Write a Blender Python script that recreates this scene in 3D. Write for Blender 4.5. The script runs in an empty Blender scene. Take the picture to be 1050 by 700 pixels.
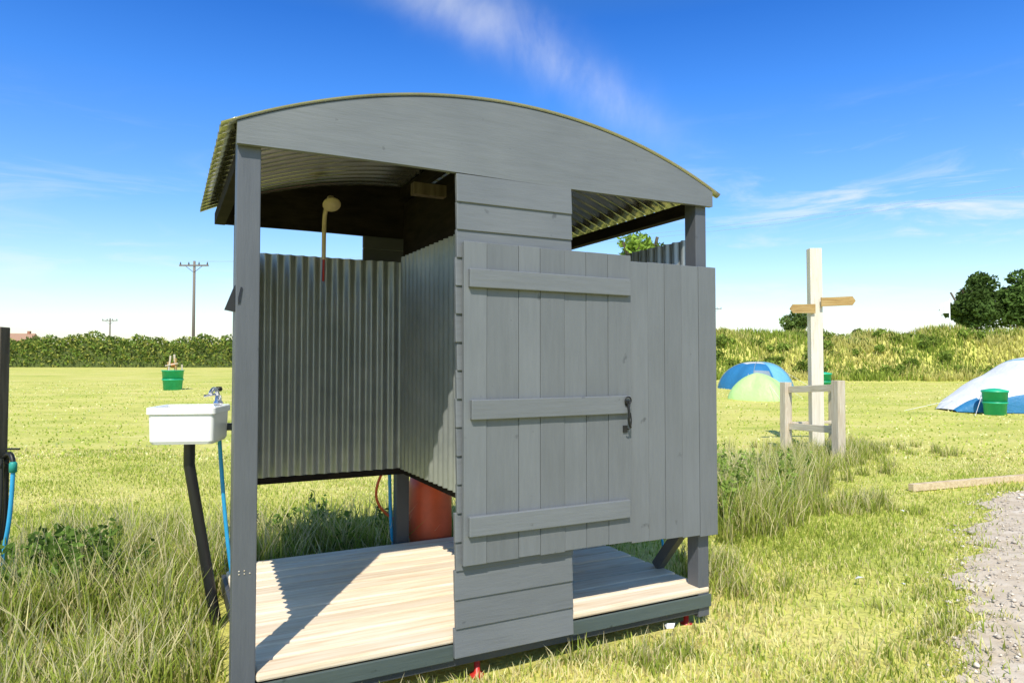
import bpy, bmesh, math, random
import numpy as np
from mathutils import Vector, Matrix
random.seed(7); rng=np.random.default_rng(11)
S=bpy.context.scene
COL=S.collection

# ------------------------------------------------------------ helpers
def link(o,parent=None):
    COL.objects.link(o)
    if parent is not None: o.parent=parent
    return o
def empty(name,loc=(0,0,0),rz=0,parent=None):
    o=bpy.data.objects.new(name,None); o.empty_display_size=.2
    o.location=loc; o.rotation_euler=(0,0,rz); return link(o,parent)
def gz(x,y):
    x=np.asarray(x,float); y=np.asarray(y,float)
    t=np.clip(y-8,0,82)*.02
    b=.018*np.sin(1.1*x+.6*y)*np.sin(.7*y-.4*x+1.)+.01*np.sin(2.7*x-1.9*y)
    return t+b*np.clip((y+2)/4,0,1)
def g(x,y): return float(gz(x,y))

def nodes(name):
    m=bpy.data.materials.new(name); m.use_nodes=True
    nt=m.node_tree; b=nt.nodes['Principled BSDF']
    return m,nt,b
def N(nt,t,**k):
    n=nt.nodes.new(t)
    for a,v in k.items():
        if a in n.inputs: n.inputs[a].default_value=v
        else: setattr(n,a,v)
    return n
def ramp(nt,stops,fac):
    r=nt.nodes.new('ShaderNodeValToRGB')
    el=r.color_ramp.elements
    while len(el)<len(stops): el.new(.5)
    for e,(p,c) in zip(el,stops): e.position=p; e.color=(*c,1) if len(c)==3 else c
    nt.links.new(fac,r.inputs[0]); return r.outputs[0]
def coords(nt,scale=(1,1,1),rand=True):
    tc=N(nt,'ShaderNodeTexCoord'); v=tc.outputs['Object']
    if rand:
        oi=N(nt,'ShaderNodeObjectInfo')
        mu=N(nt,'ShaderNodeMath',operation='MULTIPLY'); nt.links.new(oi.outputs['Random'],mu.inputs[0]); mu.inputs[1].default_value=37.
        ad=N(nt,'ShaderNodeVectorMath',operation='ADD'); nt.links.new(v,ad.inputs[0]); nt.links.new(mu.outputs[0],ad.inputs[1]); v=ad.outputs[0]
    mp=N(nt,'ShaderNodeMapping'); mp.inputs['Scale'].default_value=scale; nt.links.new(v,mp.inputs['Vector'])
    return mp.outputs[0]
def noisemat(name,c1,c2,scale=(1,1,1),ns=6,rough=.6,bump=.2,dist=.004,metal=0,c3=None,detail=5,rand=True,spec=.5):
    m,nt,b=nodes(name); v=coords(nt,scale,rand)
    n=N(nt,'ShaderNodeTexNoise'); n.inputs['Scale'].default_value=ns; n.inputs['Detail'].default_value=detail; n.inputs['Roughness'].default_value=.65
    nt.links.new(v,n.inputs['Vector'])
    st=[(.3,c1),(.7,c2)] if c3 is None else [(.28,c1),(.55,c2),(.78,c3)]
    nt.links.new(ramp(nt,st,n.outputs['Fac']),b.inputs['Base Color'])
    b.inputs['Roughness'].default_value=rough; b.inputs['Metallic'].default_value=metal
    b.inputs['Specular IOR Level'].default_value=spec
    if bump:
        bp=N(nt,'ShaderNodeBump'); bp.inputs['Strength'].default_value=bump; bp.inputs['Distance'].default_value=dist
        nt.links.new(n.outputs['Fac'],bp.inputs['Height']); nt.links.new(bp.outputs[0],b.inputs['Normal'])
    return m

def paintmat(name,scale,col,var=.14):
    m,nt,b=nodes(name); v=coords(nt,scale)
    n=N(nt,'ShaderNodeTexNoise'); n.inputs['Scale'].default_value=9; n.inputs['Detail'].default_value=6; n.inputs['Roughness'].default_value=.7
    nt.links.new(v,n.inputs['Vector'])
    v2=coords(nt,(1,1,1)); n2=N(nt,'ShaderNodeTexNoise'); n2.inputs['Scale'].default_value=2.3; n2.inputs['Detail'].default_value=5
    nt.links.new(v2,n2.inputs['Vector'])
    mx=N(nt,'ShaderNodeMath',operation='ADD'); nt.links.new(n.outputs['Fac'],mx.inputs[0]); nt.links.new(n2.outputs['Fac'],mx.inputs[1])
    h=N(nt,'ShaderNodeMath',operation='MULTIPLY'); nt.links.new(mx.outputs[0],h.inputs[0]); h.inputs[1].default_value=.5
    oi=N(nt,'ShaderNodeObjectInfo')
    c=np.array(col)
    base=ramp(nt,[(.3,tuple(c*(1-var))),(.5,tuple(c)),(.72,tuple(np.minimum(c*(1+var),.9)))],h.outputs[0])
    n3=N(nt,'ShaderNodeTexNoise'); n3.inputs['Scale'].default_value=14; n3.inputs['Detail'].default_value=3; nt.links.new(v2,n3.inputs['Vector'])
    sc=ramp(nt,[(.70,(1,1,1)),(.76,(.6,.6,.6))],n3.outputs['Fac'])
    ml=N(nt,'ShaderNodeMix',data_type='RGBA',blend_type='MULTIPLY'); ml.inputs[0].default_value=1; nt.links.new(base,ml.inputs[6]); nt.links.new(sc,ml.inputs[7])
    hs=N(nt,'ShaderNodeHueSaturation'); nt.links.new(ml.outputs[2],hs.inputs['Color'])
    mr=N(nt,'ShaderNodeMapRange'); mr.inputs['To Min'].default_value=.93; mr.inputs['To Max'].default_value=1.07
    nt.links.new(oi.outputs['Random'],mr.inputs['Value']); nt.links.new(mr.outputs[0],hs.inputs['Value'])
    nt.links.new(hs.outputs[0],b.inputs['Base Color'])
    rr=N(nt,'ShaderNodeMapRange'); rr.inputs['To Min'].default_value=.34; rr.inputs['To Max'].default_value=.6
    nt.links.new(n2.outputs['Fac'],rr.inputs['Value']); nt.links.new(rr.outputs[0],b.inputs['Roughness'])
    b.inputs['Specular IOR Level'].default_value=.45
    bp=N(nt,'ShaderNodeBump'); bp.inputs['Strength'].default_value=.6; bp.inputs['Distance'].default_value=.0035
    nt.links.new(n.outputs['Fac'],bp.inputs['Height']); nt.links.new(bp.outputs[0],b.inputs['Normal'])
    return m
GREY=(.150,.160,.166)
PV=paintmat('grey_paint_vertical',(5,5,.5),GREY)
PH=paintmat('grey_paint_horizontal',(.5,5,5),GREY)
PD=paintmat('grey_paint_dark',(1,1,1),(.06,.065,.07))
PPOST=paintmat('grey_paint_post',(5,5,.5),(.10,.107,.12))
PSILL=paintmat('green_grey_sill_paint',(.5,5,5),(.075,.098,.09))
DARKW=noisemat('dark_shaded_wood',(.008,.007,.006),(.028,.022,.017),(1,1,4),5,.9,.3,spec=.15)  # dark wood, base colour lowered to near black to carry the hut's interior shade

def woodmat(name,c1,c2,c3,scale):
    m,nt,b=nodes(name); v=coords(nt,scale)
    n=N(nt,'ShaderNodeTexNoise'); n.inputs['Scale'].default_value=5; n.inputs['Detail'].default_value=6; n.inputs['Distortion'].default_value=.6
    nt.links.new(v,n.inputs['Vector'])
    base=ramp(nt,[(.25,c1),(.5,c2),(.75,c3)],n.outputs['Fac'])
    oi=N(nt,'ShaderNodeObjectInfo'); hs=N(nt,'ShaderNodeHueSaturation'); nt.links.new(base,hs.inputs['Color'])
    mr=N(nt,'ShaderNodeMapRange'); mr.inputs['To Min'].default_value=.84; mr.inputs['To Max'].default_value=1.08
    nt.links.new(oi.outputs['Random'],mr.inputs['Value']); nt.links.new(mr.outputs[0],hs.inputs['Value'])
    nt.links.new(hs.outputs[0],b.inputs['Base Color']); b.inputs['Roughness'].default_value=.75; b.inputs['Specular IOR Level'].default_value=.25
    bp=N(nt,'ShaderNodeBump'); bp.inputs['Strength'].default_value=.35; bp.inputs['Distance'].default_value=.002
    nt.links.new(n.outputs['Fac'],bp.inputs['Height']); nt.links.new(bp.outputs[0],b.inputs['Normal'])
    return m
PINE=woodmat('pine_decking',(.74,.54,.34),(.87,.71,.50),(.92,.80,.62),(.6,9,9))
PALEW=woodmat('weathered_pale_wood',(.46,.37,.26),(.62,.53,.40),(.72,.65,.53),(8,8,.7))
SIGNW=woodmat('sign_board_wood',(.34,.2,.07),(.48,.32,.12),(.56,.4,.18),(.7,8,8))
LOGW=woodmat('log_wood',(.45,.32,.18),(.62,.48,.3),(.72,.6,.42),(.7,8,8))
OLDW=woodmat('old_wood',(.08,.06,.04),(.14,.11,.08),(.2,.16,.12),(6,6,.6))
GALV=noisemat('galvanised_sheet',(.30,.33,.32),(.46,.48,.46),(1,1,1),3,.38,.05,.002,metal=.5)
ROOFM=noisemat('roof_sheet',(.42,.42,.38),(.56,.56,.52),(1,1,1),3,.24,.05,.002,metal=.9)
def plain(name,c,rough=.5,metal=0,var=.12,ns=8):
    c=np.array(c); return noisemat(name,tuple(c*(1-var)),tuple(np.minimum(c*(1+var),1)),(1,1,1),ns,rough,.08,.002,metal)
METAL=plain('dark_iron',(.03,.03,.03),.45,.6); CHROME=plain('chrome',(.6,.6,.62),.15,1,.03)
RED=plain('red_paint',(.5,.03,.02),.4); ORANGE=plain('gas_orange',(.68,.11,.035),.45,0,.2,4)
BLUEH=plain('blue_hose',(.03,.34,.62),.35); BLACKP=plain('black_plastic',(.012,.012,.013),.4)
OHOSE=plain('orange_hose',(.75,.13,.02),.4); WHITE=plain('white_ceramic',(.82,.82,.79),.2,0,.03)
CREAM=plain('cream_plastic',(.66,.54,.33),.4); GREENP=plain('green_plastic',(.02,.44,.22),.4)

def mesh_obj(name,verts,faces,mat,parent=None,smooth=False,loc=(0,0,0)):
    me=bpy.data.meshes.new(name); me.from_pydata([tuple(v) for v in verts],[],faces); me.update()
    mats=mat if isinstance(mat,(list,tuple)) else [mat]
    for m in mats: me.materials.append(m)
    if smooth: me.polygons.foreach_set('use_smooth',[True]*len(me.polygons))
    o=bpy.data.objects.new(name,me); o.location=loc; return link(o,parent)
def box(name,x,y,z,mat,parent=None,bev=.003,rot=(0,0,0),jit=0):
    bm=bmesh.new(); bmesh.ops.create_cube(bm,size=1)
    sx,sy,sz=x[1]-x[0],y[1]-y[0],z[1]-z[0]
    for v in bm.verts:
        v.co=Vector((v.co.x*sx+random.uniform(-jit,jit),v.co.y*sy,v.co.z*sz+random.uniform(-jit,jit)))
    if bev: bmesh.ops.bevel(bm,geom=bm.edges[:],offset=min(bev,.3*min(sx,sy,sz)),segments=2,affect='EDGES',profile=.5)
    me=bpy.data.meshes.new(name); bm.to_mesh(me); bm.free(); me.materials.append(mat)
    o=bpy.data.objects.new(name,me); o.location=((x[0]+x[1])/2,(y[0]+y[1])/2,(z[0]+z[1])/2); o.rotation_euler=rot
    return link(o,parent)
def beam(name,a,b,w,d,mat,parent=None,bev=.004):
    a=Vector(a); b=Vector(b); o=box(name,(-w/2,w/2),(-d/2,d/2),(0,(b-a).length),mat,parent,bev)
    o.location=(a+b)/2; o.rotation_euler=(b-a).to_track_quat('Z','Y').to_euler(); return o
def tube(name,pts,r,mat,parent=None,bez=True,res=6):
    cu=bpy.data.curves.new(name,'CURVE'); cu.dimensions='3D'; cu.bevel_depth=r; cu.bevel_resolution=res-3; cu.use_fill_caps=True
    if bez and len(pts)>2:
        sp=cu.splines.new('NURBS'); sp.points.add(len(pts)-1)
        for p,c in zip(sp.points,pts): p.co=(*c,1)
        sp.order_u=3; sp.use_endpoint_u=True; sp.resolution_u=8
    else:
        sp=cu.splines.new('POLY'); sp.points.add(len(pts)-1)
        for p,c in zip(sp.points,pts): p.co=(*c,1)
    cu.materials.append(mat); o=bpy.data.objects.new(name,cu); return link(o,parent)
def lathe(name,prof,mat,parent=None,loc=(0,0,0),seg=28,rot=(0,0,0)):
    vs=[];fs=[]
    for r,z in prof:
        for i in range(seg):
            a=2*math.pi*i/seg; vs.append((r*math.cos(a),r*math.sin(a),z))
    for j in range(len(prof)-1):
        for i in range(seg):
            i2=(i+1)%seg; fs.append((j*seg+i,j*seg+i2,(j+1)*seg+i2,(j+1)*seg+i))
    o=mesh_obj(name,vs,fs,mat,parent,True,loc); o.rotation_euler=rot
    return o
def grid(name,fn,ns,nt_,mat,parent=None,smooth=True,matfn=None):
    vs=[fn(i/ns,j/nt_) for j in range(nt_+1) for i in range(ns+1)]
    fs=[(j*(ns+1)+i,j*(ns+1)+i+1,(j+1)*(ns+1)+i+1,(j+1)*(ns+1)+i) for j in range(nt_) for i in range(ns)]
    o=mesh_obj(name,vs,fs,mat,parent,smooth)
    if matfn:
        k=0
        for j in range(nt_):
            for i in range(ns): o.data.polygons[k].material_index=matfn((i+.5)/ns,(j+.5)/nt_); k+=1
    return o
def fast_mesh(name,V,loops,starts,totals,col,mat,parent=None,smooth=False):
    me=bpy.data.meshes.new(name)
    me.vertices.add(len(V)); me.vertices.foreach_set('co',V.astype(np.float32).ravel())
    me.loops.add(len(loops)); me.loops.foreach_set('vertex_index',loops.astype(np.int32))
    me.polygons.add(len(starts)); me.polygons.foreach_set('loop_start',starts.astype(np.int32))
    me.update(calc_edges=True)
    if col is not None:
        ca=me.color_attributes.new('tint','FLOAT_COLOR','POINT')
        c4=np.ones((len(V),4),np.float32); c4[:,:3]=np.clip(col,0,.92); ca.data.foreach_set('color',c4.ravel())
    me.validate(); me.materials.append(mat)
    o=bpy.data.objects.new(name,me); return link(o,parent)

def foliagemat(name,trans=.35):
    m=bpy.data.materials.new(name); m.use_nodes=True; nt=m.node_tree; nt.nodes.clear()
    at=N(nt,'ShaderNodeAttribute',attribute_name='tint')
    d=N(nt,'ShaderNodeBsdfDiffuse')
    t=N(nt,'ShaderNodeBsdfTranslucent'); mx=N(nt,'ShaderNodeMixShader'); mx.inputs[0].default_value=trans
    o=N(nt,'ShaderNodeOutputMaterial')
    nt.links.new(at.outputs['Color'],d.inputs['Color']); nt.links.new(at.outputs['Color'],t.inputs['Color'])
    nt.links.new(d.outputs[0],mx.inputs[1]); nt.links.new(t.outputs[0],mx.inputs[2]); nt.links.new(mx.outputs[0],o.inputs[0]); return m
LEAF=foliagemat('leaf',.3); BLADE=foliagemat('grass_blade',.35)

def blades(name,x,y,z,h,w,lean,cb,ct,parent=None):
    n=len(x); a=rng.uniform(0,2*np.pi,n); wx=np.cos(a)*w/2; wy=np.sin(a)*w/2
    la=rng.uniform(0,2*np.pi,n); lx=np.cos(la)*lean*h; ly=np.sin(la)*lean*h
    V=np.empty((n,5,3))
    V[:,0]=np.stack([x-wx,y-wy,z-.01],1); V[:,1]=np.stack([x+wx,y+wy,z-.01],1)
    V[:,2]=np.stack([x+wx*.8+lx*.35,y+wy*.8+ly*.35,z+h*.55],1); V[:,3]=np.stack([x-wx*.8+lx*.35,y-wy*.8+ly*.35,z+h*.55],1)
    V[:,4]=np.stack([x+lx,y+ly,z+h*np.sqrt(np.clip(1-lean**2*.5,.3,1))],1)
    b=(np.arange(n)*5)[:,None]
    loops=(b+np.array([0,1,2,3,3,2,4])).ravel(); st=np.arange(n)*7
    starts=np.stack([st,st+4],1).ravel()
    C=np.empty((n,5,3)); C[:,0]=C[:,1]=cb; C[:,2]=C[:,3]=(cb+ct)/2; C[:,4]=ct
    return fast_mesh(name,V.reshape(-1,3),loops,starts,None,C.reshape(-1,3),BLADE,parent)
def leaves(name,P,size,col,parent=None,up=0.):
    n=len(P); d=rng.normal(size=(n,3)); d/=np.linalg.norm(d,axis=1)[:,None]
    e=rng.normal(size=(n,3)); e-=d*(e*d).sum(1)[:,None]; e/=np.linalg.norm(e,axis=1)[:,None]
    s=size[:,None]; V=np.empty((n,4,3)); V[:,0]=P-d*s; V[:,1]=P+e*s*.45; V[:,2]=P+d*s; V[:,3]=P-e*s*.45
    loops=np.arange(n*4); starts=np.arange(n)*4
    return fast_mesh(name,V.reshape(-1,3),loops,starts,None,np.repeat(col,4,0),LEAF,parent)
def crown_points(center,R,nl,per,lr=(.28,.45)):
    c=np.array(center); R=np.array(R); P=[];T=[]
    for k in range(nl):
        d=rng.normal(size=3); d/=np.linalg.norm(d); q=c+d*R*rng.uniform(.25,.85)
        r=R.mean()*rng.uniform(*lr); m=int(per*rng.uniform(.6,1.3))
        e=rng.normal(size=(m,3)); e/=np.linalg.norm(e,axis=1)[:,None]
        rad=r*rng.uniform(.55,1.08,m)**.8
        pts=q+e*rad[:,None]*np.array([1,1,.75]); P.append(pts); T.append(np.full(m,rng.uniform(.7,1.3)))
    return np.concatenate(P),np.concatenate(T)
def tree(name,x,y,h,R,trunk=None,nl=26,per=420,leaf=.16,base=(.05,.085,.022)):
    z0=g(x,y); e=empty(name,(x,y,z0)); trunk=trunk or h*.25
    cz=h-R[2]
    tube('trunk',[(0,0,-.1),(.05*h*.2,0,trunk),(0,.05,cz)],h*.022,OLDW,e)
    for k in range(7):
        a=k*0.9+random.random(); s=random.uniform(.5,.85)
        tube('limb_%d'%(k+1),[(0,0,trunk*random.uniform(.8,1.5)),(math.cos(a)*R[0]*s*.5,math.sin(a)*R[1]*s*.5,cz-.2*R[2]),(math.cos(a)*R[0]*s,math.sin(a)*R[1]*s,cz+random.uniform(-.1,.5)*R[2])],h*.009,OLDW,e)
    P,T=crown_points((0,0,cz),R,nl,per)
    b=np.array(base); c=b[None]*T[:,None]*rng.uniform(.6,1.5,len(P))[:,None]
    leaves('crown',P,rng.uniform(.6,1.3,len(P))*leaf,c,e); return e

# ------------------------------------------------------------ ground
def groundmat():
    m,nt,b=nodes('meadow_ground'); tc=N(nt,'ShaderNodeTexCoord')
    def noise(sc,det,map_=(1,1,1)):
        mp=N(nt,'ShaderNodeMapping'); mp.inputs['Scale'].default_value=map_; nt.links.new(tc.outputs['Object'],mp.inputs[0])
        n=N(nt,'ShaderNodeTexNoise'); n.inputs['Scale'].default_value=sc; n.inputs['Detail'].default_value=det; n.inputs['Roughness'].default_value=.65
        nt.links.new(mp.outputs[0],n.inputs['Vector']); return n.outputs['Fac']
    big=noise(.16,3,(1,2.2,1)); mid=noise(1.1,5,(.5,1.4,1)); fine=noise(24,5)
    c=ramp(nt,[(.3,(.44,.50,.09)),(.5,(.67,.63,.16)),(.7,(.78,.66,.25))],big)
    c2=ramp(nt,[(.3,(.30,.38,.07)),(.5,(.61,.59,.15)),(.72,(.80,.69,.32))],mid)
    mx=N(nt,'ShaderNodeMix',data_type='RGBA'); mx.inputs[0].default_value=.5; nt.links.new(c,mx.inputs[6]); nt.links.new(c2,mx.inputs[7])
    c3=ramp(nt,[(.25,(.55,.55,.5)),(.5,(.96,.96,.95)),(.8,(1.15,1.15,1.1))],fine)
    mm=N(nt,'ShaderNodeMix',data_type='RGBA',blend_type='MULTIPLY'); mm.inputs[0].default_value=1; nt.links.new(mx.outputs[2],mm.inputs[6]); nt.links.new(c3,mm.inputs[7])
    nt.links.new(mm.outputs[2],b.inputs['Base Color']); b.inputs['Roughness'].default_value=.95; b.inputs['Specular IOR Level'].default_value=.1
    bp=N(nt,'ShaderNodeBump'); bp.inputs['Strength'].default_value=.6; bp.inputs['Distance'].default_value=.04
    nt.links.new(fine,bp.inputs['Height']); nt.links.new(bp.outputs[0],b.inputs['Normal']); return m
GM=groundmat()
xs=np.concatenate([-np.geomspace(1500,22,14),np.linspace(-20,20,161),np.geomspace(22,1500,14)])
ys=np.concatenate([[-1500,-500,-150,-50,-20],np.linspace(-8,30,153),np.linspace(32,95,40),np.geomspace(110,2500,10)])
XX,YY=np.meshgrid(xs,ys); ZZ=gz(XX,YY)
nx=len(xs)
V=np.stack([XX,YY,ZZ],2).reshape(-1,3)
ii,jj=np.meshgrid(np.arange(nx-1),np.arange(len(ys)-1)); a=(jj*nx+ii).ravel()
F=np.stack([a,a+1,a+1+nx,a+nx],1)
go=fast_mesh('meadow_ground',V,F.ravel(),np.arange(len(F))*4,None,None,GM); go.data.polygons.foreach_set('use_smooth',[True]*len(F))

# dirt path --------------------------------------------------
PE=[(1.2,1.2),(2.08,3.1),(2.48,3.8),(2.90,4.45),(3.66,5.5),(4.9,7.1),(6.6,8.4)]
def pedge(y):
    yy=[p[1] for p in PE]; xx=[p[0] for p in PE]; y=np.asarray(y)
    return np.interp(y,yy,xx)+.07*np.sin(5*y)+.05*np.sin(13*y+1)+.03*np.sin(29*y)
GRAV=noisemat('dusty_track',(.48,.38,.26),(.64,.54,.41),(1,1,1),5,.95,.8,.03,c3=(.74,.66,.55),detail=9,rand=False,spec=.1)
def pfn(s,t):
    y=1.2+t*7.1; x0=float(pedge(y)); x=x0+s*3.4
    return (x,y,g(x,y)+.006+.02*math.sin(3.1*s)*(1 if s<.99 else 0))
grid('gravel_path',pfn,24,140,GRAV)
n=6500; y=1.6+rng.random(n)*6.6; x=pedge(y)+rng.random(n)**1.2*2.6-.12+rng.normal(0,.08,n); sz=rng.gamma(1.3,.0036,n)+.0022
sz=np.minimum(sz,.04)
oct_=np.array([(1,0,0),(0,1,0),(-1,0,0),(0,-1,0),(0,0,.6),(0,0,-.6)],float)
V=oct_[None]*sz[:,None,None]*rng.uniform(.6,1.3,(n,6,1)); th=rng.uniform(0,6.28,n)
Vx=V[:,:,0]*np.cos(th)[:,None]-V[:,:,1]*np.sin(th)[:,None]; Vy=V[:,:,0]*np.sin(th)[:,None]+V[:,:,1]*np.cos(th)[:,None]
V=np.stack([Vx+x[:,None],Vy+y[:,None],V[:,:,2]+(gz(x,y)+.018+sz*.2)[:,None]],2).reshape(-1,3)
of=np.array([(0,1,4),(1,2,4),(2,3,4),(3,0,4),(1,0,5),(2,1,5),(3,2,5),(0,3,5)])
F=((np.arange(n)*6)[:,None,None]+of[None]).reshape(-1,3)
col=np.repeat(np.array([.62,.54,.43])[None]*rng.uniform(.6,1.35,n)[:,None],6,0)
STM,nt,b=nodes('stone'); at=N(nt,'ShaderNodeAttribute',attribute_name='tint'); nt.links.new(at.outputs['Color'],b.inputs['Base Color']); b.inputs['Roughness'].default_value=.9
fast_mesh('gravel_stones',V,F.ravel(),np.arange(len(F))*3,None,col,STM)

# ------------------------------------------------------------ hut
A=math.radians(27.0); hut=empty('shower_hut',(-1.076,2.76,0),A)
W=2.377; D=1.6; CU=W/2
R_=2.96
def arc(u): return 2.672-(R_-math.sqrt(R_*R_-(u-CU)**2))
box('front_post_1',(-.045,.045),(-.045,.045),(.06,2.40),PPOST,hut,.004)
box('front_post_2',(W-.045,W+.03),(-.045,.045),(.06,2.40),PPOST,hut,.004)
box('rear_post_1',(.085,.165),(D-.03,D+.05),(.06,2.38),PPOST,hut,.004)
box('rear_post_2',(W-.04,W+.04),(D-.03,D+.05),(.06,2.38),PPOST,hut,.004)
box('rear_leg',(CU-.045,CU+.045),(D+.02,D+.1),(.06,.72),PD,hut,.004)
box('centre_post',(CU-.04,CU+.04),(-.03,.05),(.23,2.4),DARKW,hut,.004)
def gable(name,v0,v1,mat,zb=2.318,u0=-.05,u1=W+.05,up=0.):
    n=40; vs=[];fs=[]
    for vv in (v0,v1):
        for i in range(n+1):
            u=u0+(u1-u0)*i/n; vs.append((u,vv,zb+.004*math.sin(u*3))); vs.append((u,vv,arc(u)+up))
    m=2*(n+1)
    for i in range(n):
        k=2*i; fs.append((k,k+2,k+3,k+1)); fs.append((m+k,m+k+1,m+k+3,m+k+2))
        fs.append((k,m+k,m+k+2,k+2)); fs.append((k+1,k+3,m+k+3,m+k+1))
    fs.append((0,1,m+1,m)); k=2*n; fs.append((k,m+k,m+k+1,k+1))
    return mesh_obj(name,vs,fs,mat,hut)
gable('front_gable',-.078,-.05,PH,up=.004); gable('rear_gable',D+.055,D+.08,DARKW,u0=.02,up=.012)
# corrugated roof: curved sheets, corrugations run eave to eave
pit=.1
def rf(s,t):
    v=-.088+(D+.158)*t; ph=2*math.pi*v/pit+2.2
    u=-.11+(W+.21)*s
    # sheet edges slightly uneven, laps at two places
    lap=.003 if (int((v+.1)/.58)%2) else 0
    return (u,v,arc(u)+.017+.0125*math.sin(ph)+lap)
ro=grid('corrugated_roof',rf,44,280,ROOFM,hut)
so=ro.modifiers.new('t','SOLIDIFY'); so.thickness=.002
# galvanised flashing over the gable edge
def tr(s,t):
    u=-.06+(W+.12)*s; z=arc(u); q=((-.082,z-.004),(-.082,z+.006),(-.02,z+.007))[int(round(t*2))]
    return (u,q[0],q[1])
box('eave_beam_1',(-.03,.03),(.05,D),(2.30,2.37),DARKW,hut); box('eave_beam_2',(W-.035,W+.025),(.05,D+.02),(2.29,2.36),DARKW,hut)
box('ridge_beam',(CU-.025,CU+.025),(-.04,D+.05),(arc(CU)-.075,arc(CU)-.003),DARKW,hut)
box('tie_beam',(CU-.22,CU+.02),(.77,.83),(2.42,2.49),OLDW,hut)
def corr(name,p0,p1,z0,z1):
    p0=np.array(p0);p1=np.array(p1); L=np.linalg.norm(p1-p0); d=(p1-p0)/L; nn=np.array([-d[1],d[0]])
    def f(s,t):
        w=.0105*math.sin(2*math.pi*s*L/.076); p=p0+d*s*L+nn*w
        return (p[0],p[1],z0+(z1-z0)*t)
    return grid(name,f,int(L/.076*14),6,GALV,hut)
corr('rear_wall_sheet_1',(.13,D-.03),(CU-.03,D-.03),.735,2.14)
corr('rear_wall_sheet_2',(CU+.03,D-.03),(W-.05,D-.03),.735,2.14)
corr('partition_sheet_1',(CU-.03,.12),(CU-.045,D-.04),.735,2.17)
corr('side_wall_sheet_1',(.03,.06),(.10,D-.04),.735,2.14)
corr('side_wall_sheet_2',(W-.03,.06),(W-.03,D-.04),.735,2.15)
box('rear_rail_1',(.1,W),(D-.012,D+.02),(.69,.732),DARKW,hut)
box('rear_rail_2',(.1,W),(D-.012,D+.02),(2.09,2.135),DARKW,hut)
box('partition_rail',(CU-.012,CU+.03),(.05,D-.02),(.69,.732),DARKW,hut)
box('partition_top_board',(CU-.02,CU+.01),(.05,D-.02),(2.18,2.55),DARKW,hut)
for k in range(2):
    z0=2.145+.085*k; box('rear_column_board_%d'%(k+1),(.9,1.5),(D+.022,D+.045),(z0,z0+.083),PD,hut)
nb=17; h=(2.312-.13)/nb
for i in range(nb):
    z0=.13+i*h; j=random.uniform(-.006,.006)
    box('column_board_%d'%(i+1),(.885+j,1.50+random.uniform(-.003,.003)),(-.082,-.06),(z0+.001,z0+h+.004),PH,hut,.003,rot=(math.radians(-3.8),0,random.uniform(-.003,.003)))
box('column_stud_1',(.91,.96),(-.058,-.01),(.23,2.4),PD,hut); box('column_stud_2',(1.43,1.48),(-.058,-.01),(.23,2.4),PD,hut)
us=[1.842,1.955,2.065,2.18,2.30,2.425]
for i in range(5):
    box('panel_plank_%d'%(i+1),(us[i]+.0008,us[i+1]-.0008),(-.099+.002*(i%2),-.074),(.535-.006*i+random.uniform(-.004,.004),1.975+random.uniform(-.003,.003)),PV,hut,.0025)
door=empty('door',(0,0,0),0,hut)
du=[.905,1.02,1.185,1.30,1.435,1.56,1.69,1.832]
for i in range(7):
    box('door_plank_%d'%(i+1),(du[i]+.0008,du[i+1]-.0008),(-.118+.0015*((i*5)%3),-.092),(.545+random.uniform(-.004,.004),2.0+random.uniform(-.002,.002)),PV,door,.0025)
for i,(z0,z1) in enumerate(((1.79,1.875),(1.195,1.285),(.675,.765))):
    box('door_ledge_%d'%(i+1),(.925+.01*(i==1),1.815-.005*i),(-.142,-.1175),(z0,z1),PH,door,.004,rot=(0,random.uniform(-.003,.003),0))
box('latch_plate',(1.772,1.797),(-.148,-.1435),(1.235,1.262),METAL,door,.001); 
tube('latch_ring',[(1.785+.018*math.cos(a),-.152,1.262+.018*math.sin(a)) for a in np.linspace(0,6.28,18)],.0038,METAL,door,False)
tube('latch_hasp',[(1.785,-.150,1.245),(1.79,-.158,1.20),(1.783,-.154,1.16),(1.80,-.152,1.125)],.006,METAL,door)
tube('latch_chain',[(1.80,-.150,1.20),(1.806,-.155,1.15),(1.79,-.15,1.11),(1.776,-.152,1.125)],.0035,METAL,door)
box('latch_bolt',(1.775,1.80),(-.126,-.119),(1.10,1.135),METAL,door,.001)
np_=12; pw=(D+.06)/np_
for i in range(np_):
    v0=-.055+i*pw; ue=W+.03
    box('deck_plank',(.05+random.uniform(-.002,.004) if i<11 else .17,ue+random.uniform(-.012,.0)),(v0+.005,v0+pw-.009),(.186,.220+random.uniform(-.0015,.0015)),PINE,hut,.010)
box('fascia_board_1',(.046,.883),(-.062,-.047),(.115,.184),PSILL,hut); box('fascia_board_2',(1.502,W+.03),(-.062,-.047),(.115,.182),PSILL,hut)
box('bearer_1',(.0,W),(-.04,.04),(.08,.165),PD,hut); box('bearer_2',(.1,W),(D-.06,D+.02),(.08,.165),PD,hut)
for k,u in enumerate((.06,.8,1.6,W-.02)): box('joist_%d'%(k+1),(u-.03,u+.03),(.05,D-.07),(.09,.182),PD,hut)
beam('corner_brace',(W-.0,.03,.62),(W-.0,.36,.23),.055,.06,PD,hut)
for k,(u,v) in enumerate(((1.02,-.01),(W-.07,.03),(.3,D-.05),(W-.1,D-.05))):
    lathe('levelling_jack_%d'%(k+1),[(0,0),(.035,0),(.035,.012),(.015,.02),(.013,.08),(0,.08)],RED,hut,(u,v,.0),14)
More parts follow.
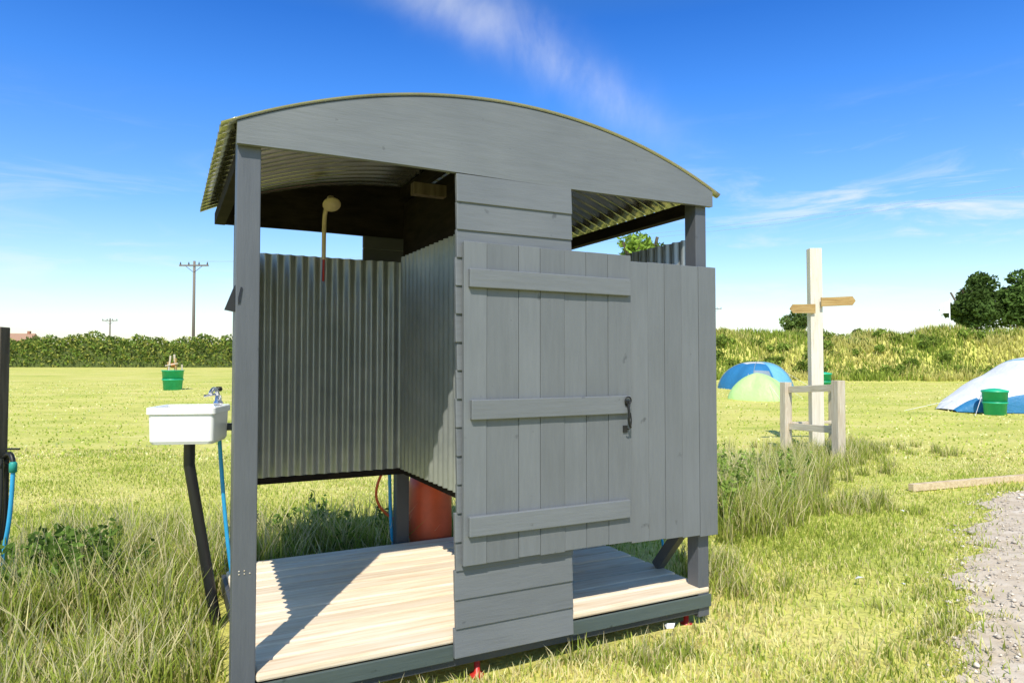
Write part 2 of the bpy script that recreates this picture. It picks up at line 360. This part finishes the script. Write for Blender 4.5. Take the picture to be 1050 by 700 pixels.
mesh_obj('post_bracket',[(-.047,-.03,1.76),(-.047,.01,1.76),(-.085,-.02,1.66),(-.047,-.03,1.655),(-.047,.01,1.655),(-.02,-.05,1.75),(-.03,-.052,1.69)],[(0,2,3),(1,4,2),(0,1,2),(0,3,6,5),(2,4,3)],METAL,hut)
for k in range(5): lathe('nail_head_%d'%(k+1),[(0,0),(.003,0),(.003,.002),(0,.002)],PALEW,hut,(-.02+.02*(k%3),-.0455,.62+.012*(k//3)),8,(math.radians(90),0,0))
tube('shower_pipe',[(.62,D-.06,2.12),(.62,D-.06,2.3),(.62,D-.08,2.42),(.62,D-.18,2.46),(.62,D-.26,2.45)],.014,CREAM,hut)
lathe('shower_head',[(0,.05),(.022,.05),(.028,.02),(.055,-.005),(.055,-.015),(0,-.015)],CREAM,hut,(.62,D-.28,2.44),18,(math.radians(-35),0,0))
tube('shower_supply',[(.62,D-.06,2.15),(.62,D-.05,1.98)],.008,RED,hut)

# gas cylinder and hoses
gx,gy=-.60,5.02
gc=empty('gas_cylinder',(gx,gy,g(gx,gy)))
lathe('body',[(0,.0),(.15,.0),(.155,.03),(.16,.06),(.16,.55),(.145,.62),(.09,.68),(.04,.70),(0,.70)],ORANGE,gc)
lathe('collar',[(.085,.68),(.085,.80),(.078,.80),(.078,.68)],ORANGE,gc); lathe('valve',[(0,.70),(.02,.70),(.02,.76),(.03,.77),(.03,.79),(0,.79)],METAL,gc)
tube('gas_hose',[(-.72,4.98,.95),(-.86,4.95,.80),(-.99,4.9,.55),(-.93,4.9,.38),(-.80,4.95,.3)],.010,OHOSE)
tube('water_hose',[(-.86,4.80,.9),(-.855,4.80,.5),(-.83,4.84,.02),(-.4,5.2,.02),(1.2,6.0,.03)],.012,BLUEH)
tube('water_hose',[(1.02,4.9,.75),(1.03,4.9,.45),(1.1,4.95,.03)],.009,BLUEH)

# ------------------------------------------------------------ basin
bs=empty('wash_basin',(-1.75,3.72,0),math.radians(8))
def basin():
    bm=bmesh.new()
    def ring(x,y,z,r,n=6):
        out=[]; x*=.78; y*=.85
        for cx,cy,a0 in ((x-r,y-r,0),(-x+r,y-r,90),(-x+r,-y+r,180),(x-r,-y+r,270)):
            for i in range(n+1):
                a=math.radians(a0+90*i/n); out.append(bm.verts.new((cx+r*math.cos(a),cy+r*math.sin(a),z)))
        return out
    rs=[ring(.15,.12,1.02,.03),ring(.195,.155,1.024,.025),ring(.205,.165,1.04,.02),ring(.210,.170,1.18,.02),ring(.222,.182,1.183,.02),ring(.222,.182,1.213,.02),ring(.216,.176,1.218,.02),ring(.19,.15,1.218,.03),ring(.182,.142,1.21,.04),ring(.15,.11,1.06,.05)]
    for a,b in zip(rs,rs[1:]):
        m=len(a)
        for i in range(m): bm.faces.new((a[i],a[(i+1)%m],b[(i+1)%m],b[i]))
    bm.faces.new(rs[0][::-1]); bm.faces.new(rs[-1])
    me=bpy.data.meshes.new('bowl'); bm.to_mesh(me); bm.free(); me.materials.append(WHITE)
    return link(bpy.data.objects.new('bowl',me),bs)
basin()
lathe('tap_base',[(0,0),(.026,0),(.026,.01),(.018,.02),(.016,.05),(0,.05)],CHROME,bs,(.11,.13,1.218))
tube('tap_spout',[(.11,.13,1.26),(.11,.11,1.30),(.10,.05,1.31),(.095,.03,1.28)],.011,CHROME,bs)
lathe('tap_handle',[(0,0),(.014,0),(.02,.012),(.014,.026),(0,.026)],METAL,bs,(.11,.14,1.29))
tube('tap_lever',[(.10,.13,1.275),(.04,.10,1.265)],.007,CHROME,bs,False)
tube('waste_pipe',[(.0,0,1.02),(.0,.0,.9),(.15,.05,-.05)],.03,BLACKP,bs,False)
tube('supply_hose',[(.12,.12,1.05),(.145,.12,.7),(.19,.16,.2),(.23,.2,.02)],.011,BLUEH,bs)
box('support_arm',(.12,.32),(.12,.155),(1.07,1.11),PD,bs)

sp=empty('water_standpipe',(-3.0,4.0,0))
box('post',(-.065,.03),(-.04,.04),(-.1,1.66),OLDW,sp,.005)
tube('pipe',[(.055,0,-.05),(.055,0,.93)],.013,METAL,sp,False)
tube('tap',[(.05,-.01,.90),(.10,-.06,.93),(.15,-.09,.93),(.165,-.1,.88)],.014,METAL,sp)
box('tap_handle',(.12,.19),(-.095,-.08),(.955,.965),METAL,sp,.002)
lathe('hose_connector',[(0,0),(.02,0),(.02,.05),(.013,.06),(0,.06)],plain('hose_connector_green',(.02,.3,.25)),sp,(.165,-.1,.83))
tube('blue_hose',[(.165,-.1,.85),(.16,-.1,.6),(.10,-.08,.35),(.07,-.05,.05)],.012,BLUEH,sp)
tube('black_hose',[(.06,-.05,.9),(.08,-.06,.6),(.02,-.06,.3),(.0,-.05,.02)],.011,BLACKP,sp)
tube('brace',[(.0,-.05,.86),(.07,-.05,.86)],.02,METAL,sp,False)

# ------------------------------------------------------------ fingerpost + gate fence
fx,fy=4.80,10.8; fp=empty('fingerpost_sign',(fx,fy,g(fx,fy)))
box('post',(-.095,.095),(-.07,.07),(-.2,3.22),woodmat('bleached_post_wood',(.62,.55,.43),(.74,.67,.55),(.8,.74,.63),(8,8,.6)),fp,.006)
for nm,x0,x1,z,tip in (('finger_board_1',-.44,-.04,2.26,-1),('finger_board_2',.04,.58,2.36,1)):
    yb=-.09; hh=.07
    if tip<0: pl=[(x1,z-hh),(x0+.05,z-hh),(x0,z),(x0+.05,z+hh),(x1,z+hh)]
    else: pl=[(x0,z-hh),(x1-.05,z-hh+.02),(x1,z+.02),(x1-.05,z+hh+.02),(x0,z+hh)]
    off=.0 if tip<0 else -.03
    vs=[(p[0],yb+off,p[1]) for p in pl]+[(p[0],yb+off-.025,p[1]) for p in pl]
    fs=[tuple(range(5)),tuple(range(9,4,-1))]+[(i,(i+1)%5,(i+1)%5+5,i+5) for i in range(5)]
    o=mesh_obj(nm,vs,fs,SIGNW,fp)
fe=empty('timber_fence',(0,0,0))
def post(nm,x,y,h,w=.13):
    return box(nm,(x-w/2,x+w/2),(y-w/2,y+w/2),(g(x,y)-.1,g(x,y)+h),PALEW,fe,.006,rot=(0,random.uniform(-.02,.02),.3))
post('post_1',4.36,10.9,1.10); post('post_2',4.60,9.65,1.16); post('post_3',5.25,11.2,.95,.1)
beam('rail_1',(4.38,10.9,1.05),(5.28,11.1,1.03),.09,.04,PALEW,fe); beam('rail_2',(4.42,10.82,.50),(5.3,11.1,.50),.10,.04,PALEW,fe)
beam('rail_3',(4.40,10.84,1.03),(4.64,9.7,1.10),.04,.10,PALEW,fe); beam('rail_4',(4.40,10.84,.45),(4.64,9.7,.50),.04,.10,PALEW,fe)
beam('fallen_timber',(4.50,7.75,g(4.4,7.7)+.05),(6.9,8.55,g(6.9,8.6)+.05),.07,.08,LOGW)
LIT=plain('litter_white',(.8,.8,.8),.6)
for (x,y,s) in ((2.26,4.5,1),(2.48,4.4,.8),(.82,3.62,1.3),(3.75,6.6,.7),(3.1,5.2,.6)):
    vs=[(random.uniform(-.03,.03)*s,random.uniform(-.03,.03)*s,random.uniform(0,.03)*s) for _ in range(7)]
    bm=bmesh.new(); [bm.verts.new(v) for v in vs]; bmesh.ops.convex_hull(bm,input=bm.verts[:])
    me=bpy.data.meshes.new('litter'); bm.to_mesh(me); bm.free(); me.materials.append(LIT)
    o=bpy.data.objects.new('litter',me); o.location=(x,y,g(x,y)+.045); link(o)

# ------------------------------------------------------------ tents
def fabric(name,c): 
    return noisemat(name,tuple(np.array(c)*.88),c,(1,1,1),2.5,.55,.7,.08)
FW=fabric('tent_white',(.78,.78,.77)); FB=fabric('tent_blue',(.03,.20,.42)); FLB=fabric('tent_light_blue',(.16,.45,.62)); FG=fabric('tent_lime',(.50,.76,.28)); FD=fabric('tent_dark',(.05,.09,.14)); FGR=fabric('tent_grey',(.25,.31,.36))
def dome(name,x,y,rx,ry,h,mats,rz,mf,pk=.75,ox=0,pole=True,pw_=1.):
    e=empty(name,(x,y,g(x,y)-.02),rz)
    def P_(a,t):
        c,sn=math.cos(a),math.sin(a); k=(abs(c)**4+abs(sn)**4)**(-.25)
        k=1+(k-1)*(1-t); tuck=1-.12*(1-abs(math.sin(2*a)))*math.sin(math.pi*t)
        rr=math.cos(t*math.pi/2)**pk; z=h*math.sin(t*math.pi/2)**pw_
        return (rx*rr*k*c*tuck+ox*t*t,ry*rr*k*sn*tuck,z*(1-.05*(1-abs(math.sin(2*a)))*math.sin(math.pi*t)))
    grid('canopy',lambda s,t:P_(2*math.pi*s,t),48,16,mats,e,True,mf)
    if pole:
        for a in (45,135,225,315):
            pts=[tuple(np.array(P_(math.radians(a),t))*np.array([1.01,1.01,1])+np.array([0,0,.01])) for t in np.linspace(0,1,14)]
            tube('pole_sleeve',pts,.012,FGR,e,False)
    for sx in (-1,1):
        tube('guy_rope',[(sx*rx*.8,-ry*.6,h*.6),(sx*rx*1.4,-ry*1.2,0)],.005,FW,e,False)
    return e
dome('dome_tent',9.95,28.0,1.2,1.3,1.12,[FB,FW,FLB,FGR],.35,lambda s,t: 2 if (.76<s<.98) else (3 if (.62<s<.72 and t<.5) else (1 if t>.8 else 0)),.7,.15)
dome('dome_tent',7.95,22.0,.8,.9,.88,[FG,FW,FLB],.9,lambda s,t: 0,1.2,-.2,False)
tt=empty('tunnel_tent',(11.4,18.0,g(11.4,18.)),math.radians(6))
def tf(s,t):
    xx=4.8*s; prof=[(0,.05),(.06,.34),(.2,.74),(.38,1.16),(.55,1.5),(.75,1.55),(.92,1.1),(1,.1)]
    hgt=float(np.interp(s,[p[0] for p in prof],[p[1] for p in prof])); w=.35+1.05*min(1,hgt/1.4)
    a=math.pi*t; sgn=math.cos(a); hgt*= (1-.07*math.sin(s*4.2*math.pi)**2)
    return (xx,-w*abs(sgn)**.8*(1 if sgn>0 else -1)*(1+.05*math.sin(s*4.2*math.pi)**2),hgt*math.sin(a)**.7 if 0<t<1 else 0)
def tm(s,t):
    if t<.12: return 1
    if s<.10 and t<.3: return 1
    if .47<s<.49: return 3
    return 0
grid('canopy',tf,60,24,[FW,FB,FD,FLB],tt,True,tm)
for (p,q) in (((.6,-.6,.6),(-.5,-1.6,0)),((.3,0,.3),(-1.1,.1,0)),((1.8,-1.,.9),(1.3,-2.3,0))): tube('guy_rope',[p,q],.006,FW,tt,False)

def binobj(name,x,y,w,h,stakes=False):
    e=empty(name,(x,y,g(x,y)))
    lathe('tub',[(0,0),(w*.42,0),(w*.5,h),(w*.53,h),(w*.53,h+.03),(w*.46,h+.03),(w*.4,.05),(0,.05)],GREENP,e,seg=20)
    lathe('band',[(w*.47,h*.5),(w*.49,h*.5),(w*.5,h*.58),(w*.485,h*.58)],GREENP,e,seg=20)
    if stakes:
        for k,(dx,dy,hh,tp) in enumerate(((-.2,-.1,1.35,.12),(.22,-.1,1.25,-.1),(0,.3,1.4,-.02),(-.3,.2,1.1,.05),(.3,.1,1.0,.03))):
            beam('stake_%d'%(k+1),(dx,dy,0),(dx+tp,dy*.5,hh),.06,.06,SIGNW if k%2 else PALEW,e)
        beam('cross_stake',(-.25,-.12,.95),(.25,-.12,1.05),.04,.04,PALEW,e)
        lathe('flower_pot',[(0,0),(.1,0),(.13,.18),(.12,.18),(.1,.02),(0,.02)],plain('orange_plastic',(.7,.25,.05)),e,(.02,.05,h+.12),12)
    else:
        lathe('lid',[(w*.54,h+.02),(w*.52,h+.05),(w*.2,h+.09),(0,h+.1)],GREENP,e,seg=20)
    return e
binobj('green_tub',-13.4,27,.8,.75,True)
binobj('plastic_bin',12.3,27,.6,.62); binobj('plastic_bin',12.0,17.0,.55,.56)

# ------------------------------------------------------------ poles, wires, flag, house
POLE=plain('pole_wood',(.2,.17,.14),.9)
def utility(x,y,h,arm=1.5,rz=0):
    e=empty('utility_pole',(x,y,g(x,y)),rz)
    lathe('pole',[(0,0),(.17,0),(.12,h),(0,h)],POLE,e,seg=12)
    box('crossarm',(-arm,arm),(-.16,-.04),(h-.55,h-.40),POLE,e,.01)
    for k,dx in enumerate((-arm*.92,-arm*.35,arm*.35,arm*.92)):
        lathe('insulator_%d'%(k+1),[(0,0),(.06,0),(.09,.08),(.04,.16),(.07,.22),(0,.3)],PD,e,(dx,-.1,h-.4),8)
    for sx in (-1,1): beam('arm_brace_%d'%(sx+2),(0,-.1,h-1.2),(sx*arm*.6,-.1,h-.5),.04,.04,METAL,e)
    return e
utility(-32.7,70,10.7); utility(-79,134,8.6); utility(44,148,12.)
utility(36.5,40,12.2,rz=1.2)
WIRE=plain('wire',(.3,.32,.35),.5)
def wire(p,q,sag,r=.008):
    pts=[]
    for t in np.linspace(0,1,24):
        a=np.array(p)*(1-t)+np.array(q)*t; a[2]-=sag*4*t*(1-t); pts.append(tuple(a))
    tube('power_line',pts,r,WIRE,None,False)
z1=g(-32.7,70)+10.65; z2=g(36.5,40)+12.1
wire((-31.4,70,z1),(36.,40,z2),1.3); wire((-32.2,69.8,z1),(37,41,z2),1.5)
fl=empty('flagpole',(28.9,45,g(28.9,45)))
lathe('pole',[(0,0),(.05,0),(.035,4.9),(0,4.95)],WHITE,fl,seg=10)
def ff(s,t): return (-.02-.65*s,.12*math.sin(6*s)*s,4.8-.75*t-.3*s*s-.05*math.sin(5*s+t))
grid('flag',ff,14,8,FW,fl)
hs=empty('brick_house',(-125,172,2.7),.2)
BR=noisemat('brick',(.3,.13,.08),(.42,.2,.13),(1,1,1),3,.9,.2); TL=noisemat('roof_tiles',(.35,.2,.12),(.45,.27,.18),(1,1,4),4,.9,.2)
box('walls',(-4,4),(-3,3),(-2,4.2),BR,hs,0)
mesh_obj('roof',[(-4.4,-3.4,4.2),(4.4,-3.4,4.2),(4.4,3.4,4.2),(-4.4,3.4,4.2),(-4.4,0,6.2),(4.4,0,6.2)],[(0,1,5,4),(2,3,4,5),(0,4,3),(1,2,5),(0,3,2,1)],TL,hs)
for k,x in enumerate((-2.5,0,2.5)): box('window_%d'%(k+1),(x-.6,x+.6),(-3.06,-3.01),(2,3.2),CHROME,hs,0)
box('chimney',(2.6,3.2),(-.4,.4),(5,6.8),BR,hs,.02)

# ------------------------------------------------------------ hedge left
def hedge(name,x0,x1,yf,h,w,n,base,var,size,sink=0.):
    e=empty(name,(0,0,0))
    X=rng.uniform(x0,x1,n); 
    def H(x): return h*(1+.07*np.sin(x*.45)+.06*np.sin(x*1.3+1)+.05*np.sin(x*3.1))
    ang=rng.uniform(0,np.pi,n); rad=rng.uniform(.78,1.08,n)
    Y=yf(X)-np.cos(ang)*w*rad; hh=H(X); Z=gz(X,yf(X))+hh*(np.sin(ang)**.6)*rad-.05
    cl=np.sin(X*2.3+Y*3)*np.sin(Z*3.1+X*.7); 
    c=np.array(base)[None]*(1+.35*cl+rng.uniform(-.35,.45,n))[:,None]
    yel=rng.random(n)<var; c[yel]=np.array([.40,.41,.09])*rng.uniform(.7,1.2,yel.sum())[:,None]
    leaves('foliage',np.stack([X,Y,Z],1),rng.uniform(.6,1.4,n)*size,c,e)
    def core(s,t):
        x=x0+(x1-x0)*s; a=math.pi*t; k=.8
        return (x,float(yf(x))-math.cos(a)*w*k,float(gz(x,yf(x)))-.1+float(H(x))*k*math.sin(a)**.6 if 0<t<1 else float(gz(x,yf(x)))-.2)
    grid('dark_core',core,160,10,noisemat('hedge_core_'+name,(.05,.07,.015),(.12,.15,.03),(1,1,1),4,.9,.4,.05),e)  # solid dark core closing the gaps behind the leaves
    return e
hedge('hedge',-85,8,lambda x:64+.0*x+2*np.sin(np.asarray(x)*.05),2.65,1.6,46000,(.16,.23,.045),.28,.15)

def by(x): return 37.5+1.2*np.sin(np.asarray(x)*.12)-.06*np.asarray(x)
def bh(x): return 2.2*(1+.06*np.sin(np.asarray(x)*.6)+.05*np.sin(np.asarray(x)*1.7))*np.clip((np.asarray(x)+12)/10,0,1)
def bz(x,y):
    d=(y-by(x)); return gz(x,y)+bh(x)*np.exp(-np.abs(d/2.2)**3)*(1+.08*np.sin(x*2.3+y*1.7))
def bf(s,t):
    x=-12+82*s; d=-4.2+8.4*t; y=float(by(x))+d
    return (x,y,float(bz(x,y))-(.05 if abs(d)>4 else -.003))
grid('grass_bank',bf,260,24,GM)
n=36000; x=rng.uniform(4,46,n); y=by(x)+rng.uniform(-3.6,1.2,n); zz=bz(x,y)
pt=np.sin(x*.9+1)*np.sin(y*1.1+x*.3)+rng.normal(0,.5,n)
cb=np.where((pt>.1)[:,None],np.array([.24,.32,.05]),np.array([.44,.44,.10]))*rng.uniform(.7,1.3,n)[:,None]
ct=np.where((pt>.1)[:,None],np.array([.38,.46,.08]),np.array([.75,.67,.25]))*rng.uniform(.7,1.3,n)[:,None]
blades('bank_grass',x,y,zz,rng.uniform(.2,.5,n),rng.uniform(.04,.08,n),rng.uniform(.1,.5,n),cb,ct)
P=[];T=[]
for k in range(110):
    x=rng.uniform(8,46); y=float(by(x))+rng.uniform(-2.8,.2); z=float(bz(x,y)); r=rng.uniform(.2,.7)
    p,t=crown_points((x,y,z+r*.12),(r*1.9,r,r*.45),5,80,(.35,.6)); P.append(p);T.append(t)
P=np.concatenate(P);T=np.concatenate(T)
leaves('bank_bushes',P,rng.uniform(.06,.15,len(P)),np.array([.22,.30,.055])[None]*T[:,None]*rng.uniform(.6,1.4,len(P))[:,None])

tree('broadleaf_tree',40.7,60,8.6,(2.5,2,3.1),nl=32,per=330,leaf=.2,base=(.08,.13,.033))
tree('broadleaf_tree',44.9,60,8.6,(2.8,2.5,3.2),nl=36,per=330,leaf=.2,base=(.09,.15,.035))
tree('broadleaf_tree',33.2,80,6.8,(1.9,1.8,2.3),nl=16,per=240,leaf=.2,base=(.13,.19,.05))
tree('broadleaf_tree',40.5,80,4.6,(.6,.8,1.3),nl=8,per=130,leaf=.18,base=(.14,.2,.05))
tree('broadleaf_tree',5.75,30,7.45,(1.25,1.2,1.8),nl=22,per=200,leaf=.12,base=(.2,.3,.05))

# ------------------------------------------------------------ grass
def inhut(x,y,m=0.):
    dx=x+1.076; dy=y-2.76; u=dx*math.cos(A)+dy*math.sin(A); v=-dx*math.sin(A)+dy*math.cos(A)
    return (u>-.02-m)&(u<W+.02+m)&(v>-.05-m)&(v<D+.03+m)
def vn(x,y,s,ph): return np.sin(x*s+ph+1.7*np.sin(y*s*.7+ph))*np.sin(y*s*1.13-ph+1.3*np.sin(x*s*.9))
def scatter(n,y0,y1,margin=1.0,p=1.5):
    y=y0+(y1-y0)*rng.random(n)**p; x=rng.uniform(-1,1,n)*(y*.80+margin); return x,y
def keep(x,y): return ~inhut(x,y)&~((x>pedge(y)+.3*rng.random(len(x))**2-.05)&(y<8.3)&(y>1.2)&(rng.random(len(x))>.03))
def pal(n,dry,lo=1.):
    g1=np.array([.31,.41,.06]); g2=np.array([.55,.60,.12]); s=np.array([.88,.75,.36])
    t=rng.random(n)[:,None]; c=g1*(1-t)+g2*t; d=(rng.random(n)<dry)[:,None]; return np.where(d,s,c)*rng.uniform(.75,1.25,n)[:,None]*lo
x,y=scatter(165000,2.0,11.,.8,1.25); k=keep(x,y); x=x[k];y=y[k]
bare=vn(x,y,1.7,3.)+rng.normal(0,.5,len(x)); k=bare>-.8; x=x[k];y=y[k]; n=len(x)
patch=vn(x,y,1.1,.5)*.5+vn(x,y,2.9,2.)*.5
h=np.clip(.032+.026*patch+rng.random(n)*.036,.014,.2)*np.clip(1.25-.06*y,.6,1.1)
dry=np.clip(.32+.40*vn(x,y,.6,1.2)-.3*patch+.1*(x>0),.05,.9)
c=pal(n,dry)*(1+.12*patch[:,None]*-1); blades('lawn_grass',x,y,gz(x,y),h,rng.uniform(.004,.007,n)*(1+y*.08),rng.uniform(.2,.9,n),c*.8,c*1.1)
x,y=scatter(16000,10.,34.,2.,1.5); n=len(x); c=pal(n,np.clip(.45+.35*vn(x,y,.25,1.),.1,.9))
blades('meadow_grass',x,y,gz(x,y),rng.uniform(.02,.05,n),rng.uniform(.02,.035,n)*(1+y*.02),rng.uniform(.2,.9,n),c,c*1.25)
Z=[(-2.5,4.0,.75,.7,.34,8000),(-1.75,3.2,.35,.5,.22,3500),(-1.5,5.2,.8,.35,.36,4000),(-.2,5.6,.9,.3,.35,2500),(1.95,6.4,.55,.7,.42,6500),(2.7,7.6,.7,1.0,.42,6000),
   (4.4,9.9,.9,.9,.28,4000),(5.6,11.,1.2,.8,.18,2500),(3.3,8.9,.8,.8,.28,3000),(-3.3,5.3,.8,.8,.25,3000),(3.4,6.9,.6,.5,.16,1500),(-1.9,4.6,.5,.4,.35,3000),(1.35,4.7,.25,.5,.18,1000),(-.5,2.9,.6,.12,.10,1000),(.6,3.35,.6,.12,.1,1000),(2.6,3.6,.5,.6,.09,1500),(-2.2,2.9,.4,.4,.22,2500)]
xa=[];ya=[];ha=[]
for cx,cy,rx,ry,hh,nn in Z:
    nc=int(nn/45); ccx=cx+rng.normal(0,.5,nc)*rx; ccy=cy+rng.normal(0,.5,nc)*ry; hs_=hh*rng.uniform(.45,1.25,nc)
    i=rng.integers(0,nc,nn); xa.append(ccx[i]+rng.normal(0,.05,nn)); ya.append(ccy[i]+rng.normal(0,.05,nn)); ha.append(hs_[i]*rng.uniform(.4,1.15,nn))
x=np.concatenate(xa);y=np.concatenate(ya);h=np.concatenate(ha); k=keep(x,y)&~inhut(x,y,.02); x=x[k];y=y[k];h=h[k]; n=len(x)
dd=rng.random(n); c=pal(n,.2)
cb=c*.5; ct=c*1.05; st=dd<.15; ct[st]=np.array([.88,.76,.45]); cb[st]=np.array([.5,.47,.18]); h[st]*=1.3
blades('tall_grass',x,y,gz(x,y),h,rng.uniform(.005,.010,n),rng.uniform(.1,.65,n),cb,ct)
def weeds(name,spots,base):
    P=[];C=[];SZ=[];bx=[];by_=[];bhh=[]
    for (cx,cy,r,h,ns) in spots:
        for k in range(ns):
            x=cx+rng.normal(0,.5)*r; y=cy+rng.normal(0,.5)*r; hh=h*rng.uniform(.5,1.1); lx,ly=rng.normal(0,.12,2)
            z=g(x,y); m=int(26*hh/.4); t=rng.uniform(.15,1,m); a=rng.uniform(0,6.28,m); rr=.055*(1.2-t)
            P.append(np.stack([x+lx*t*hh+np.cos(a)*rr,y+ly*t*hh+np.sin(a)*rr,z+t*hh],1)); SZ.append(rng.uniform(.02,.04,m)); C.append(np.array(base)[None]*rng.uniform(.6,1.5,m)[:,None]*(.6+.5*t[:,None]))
            bx.append(x);by_.append(y);bhh.append(hh)
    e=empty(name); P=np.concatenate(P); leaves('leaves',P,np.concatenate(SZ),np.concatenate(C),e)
    n=len(bx); c=np.tile(np.array([.14,.2,.05]),(n,1)); bx=np.array(bx);by_=np.array(by_)
    blades('stalks',bx,by_,gz(bx,by_),np.array(bhh),np.full(n,.008),np.full(n,.1),c,c,e)
weeds('nettle_clump',[(-2.62,4.1,.34,.46,95),(-3.1,4.6,.3,.3,40)],(.13,.21,.04))
weeds('nettle_clump',[(-1.55,5.3,.5,.36,60)],(.13,.21,.04))
weeds('nettle_clump',[(2.1,6.7,.5,.6,55),(3.0,8.0,.5,.45,30),(1.75,6.0,.4,.5,40)],(.25,.35,.07))

# ------------------------------------------------------------ light
EL=math.radians(50); az=Vector((-.10,-1,0)).normalized(); sd=Vector((az.x*math.cos(EL),az.y*math.cos(EL),math.sin(EL)))
su=bpy.data.lights.new('sun','SUN'); su.energy=5.0; su.angle=math.radians(.5); su.color=(1,.94,.84)
so=bpy.data.objects.new('sun',su); so.rotation_euler=sd.to_track_quat('Z','Y').to_euler(); so.location=(-3,-10,12); link(so)
wd=bpy.data.worlds.new('World'); S.world=wd; wd.use_nodes=True; nt=wd.node_tree; bg=nt.nodes['Background']
sk=N(nt,'ShaderNodeTexSky',sky_type='NISHITA'); sk.sun_disc=False; sk.sun_elevation=EL; sk.sun_rotation=math.atan2(sd.x,sd.y)
sk.air_density=1.0; sk.dust_density=.8; sk.ozone_density=2.0
tc=N(nt,'ShaderNodeTexCoord'); D_=tc.outputs['Generated']
def M(op,a,b=None,clamp=False):
    n=N(nt,'ShaderNodeMath',operation=op); n.use_clamp=clamp
    for i,q in enumerate((a,b)):
        if q is None: continue
        if isinstance(q,(int,float)): n.inputs[i].default_value=q
        else: nt.links.new(q,n.inputs[i])
    return n.outputs[0]
def dot(vec):
    n=N(nt,'ShaderNodeVectorMath',operation='DOT_PRODUCT'); nt.links.new(D_,n.inputs[0]); n.inputs[1].default_value=vec; return n.outputs['Value']
def wn(scale,det,sc,rot=(0,0,0),dist=0):
    mp=N(nt,'ShaderNodeMapping'); mp.inputs['Scale'].default_value=sc; mp.inputs['Rotation'].default_value=rot; nt.links.new(D_,mp.inputs[0])
    n=N(nt,'ShaderNodeTexNoise'); n.inputs['Scale'].default_value=scale; n.inputs['Detail'].default_value=det; n.inputs['Roughness'].default_value=.6; n.inputs['Distortion'].default_value=dist
    nt.links.new(mp.outputs[0],n.inputs['Vector']); return n.outputs['Fac']
def smooth(v,a,b):
    n=N(nt,'ShaderNodeMapRange'); n.interpolation_type='SMOOTHSTEP'; n.inputs['From Min'].default_value=a; n.inputs['From Max'].default_value=b; nt.links.new(v,n.inputs['Value']); return n.outputs[0]
dz=dot((0,0,1)); dx=dot((1,0,0))
tint=ramp(nt,[(0,(1.75,1.55,1.45)),(.08,(1.5,1.52,1.5)),(.21,(.85,1.28,1.65)),(.36,(.42,1.05,1.9)),(.45,(.25,.82,1.7)),(.6,(.6,.9,1.1))],dz)
tm_=N(nt,'ShaderNodeMix',data_type='RGBA',blend_type='MULTIPLY'); tm_.inputs[0].default_value=1; nt.links.new(sk.outputs[0],tm_.inputs[6]); nt.links.new(tint,tm_.inputs[7])
w1=wn(5,5,(1,1,1),dist=.4)
d1=M('ADD',dot((-.524,.367,-.768)),M('MULTIPLY',M('SUBTRACT',w1,.5),.07))
band=M('POWER',2.718,M('MULTIPLY',M('MULTIPLY',d1,d1),-1000.))
streak=M('MULTIPLY',M('MULTIPLY',band,smooth(dz,.24,.42)),smooth(wn(5,6,(2,1,1),(0,.7,0),.3),.2,.85))
low=M('MULTIPLY',smooth(wn(4,7,(1,1,5.5),(0,-.12,0),.6),.47,.70),M('MULTIPLY',smooth(dz,.36,.16),smooth(dz,-.02,.05)))
low=M('MULTIPLY',low,M('ADD',M('MULTIPLY',smooth(dx,.2,.55),.7),.3))
cf=M('ADD',M('MULTIPLY',streak,.5),M('MULTIPLY',low,.95),True)
mx=N(nt,'ShaderNodeMix',data_type='RGBA'); nt.links.new(cf,mx.inputs[0]); nt.links.new(tm_.outputs[2],mx.inputs[6]); mx.inputs[7].default_value=(7.4,7.6,7.8,1)
nt.links.new(mx.outputs[2],bg.inputs['Color']); bg.inputs['Strength'].default_value=.13

cam=bpy.data.cameras.new('camera'); cam.sensor_width=36; cam.lens=24.0; cam.clip_end=6000; cam.clip_start=.05
co=bpy.data.objects.new('camera',cam); co.location=(0,0,1.45); co.rotation_euler=(math.radians(91.8),0,0); link(co); S.camera=co
S.view_settings.view_transform='Standard'; S.view_settings.look='None'; S.view_settings.exposure=0
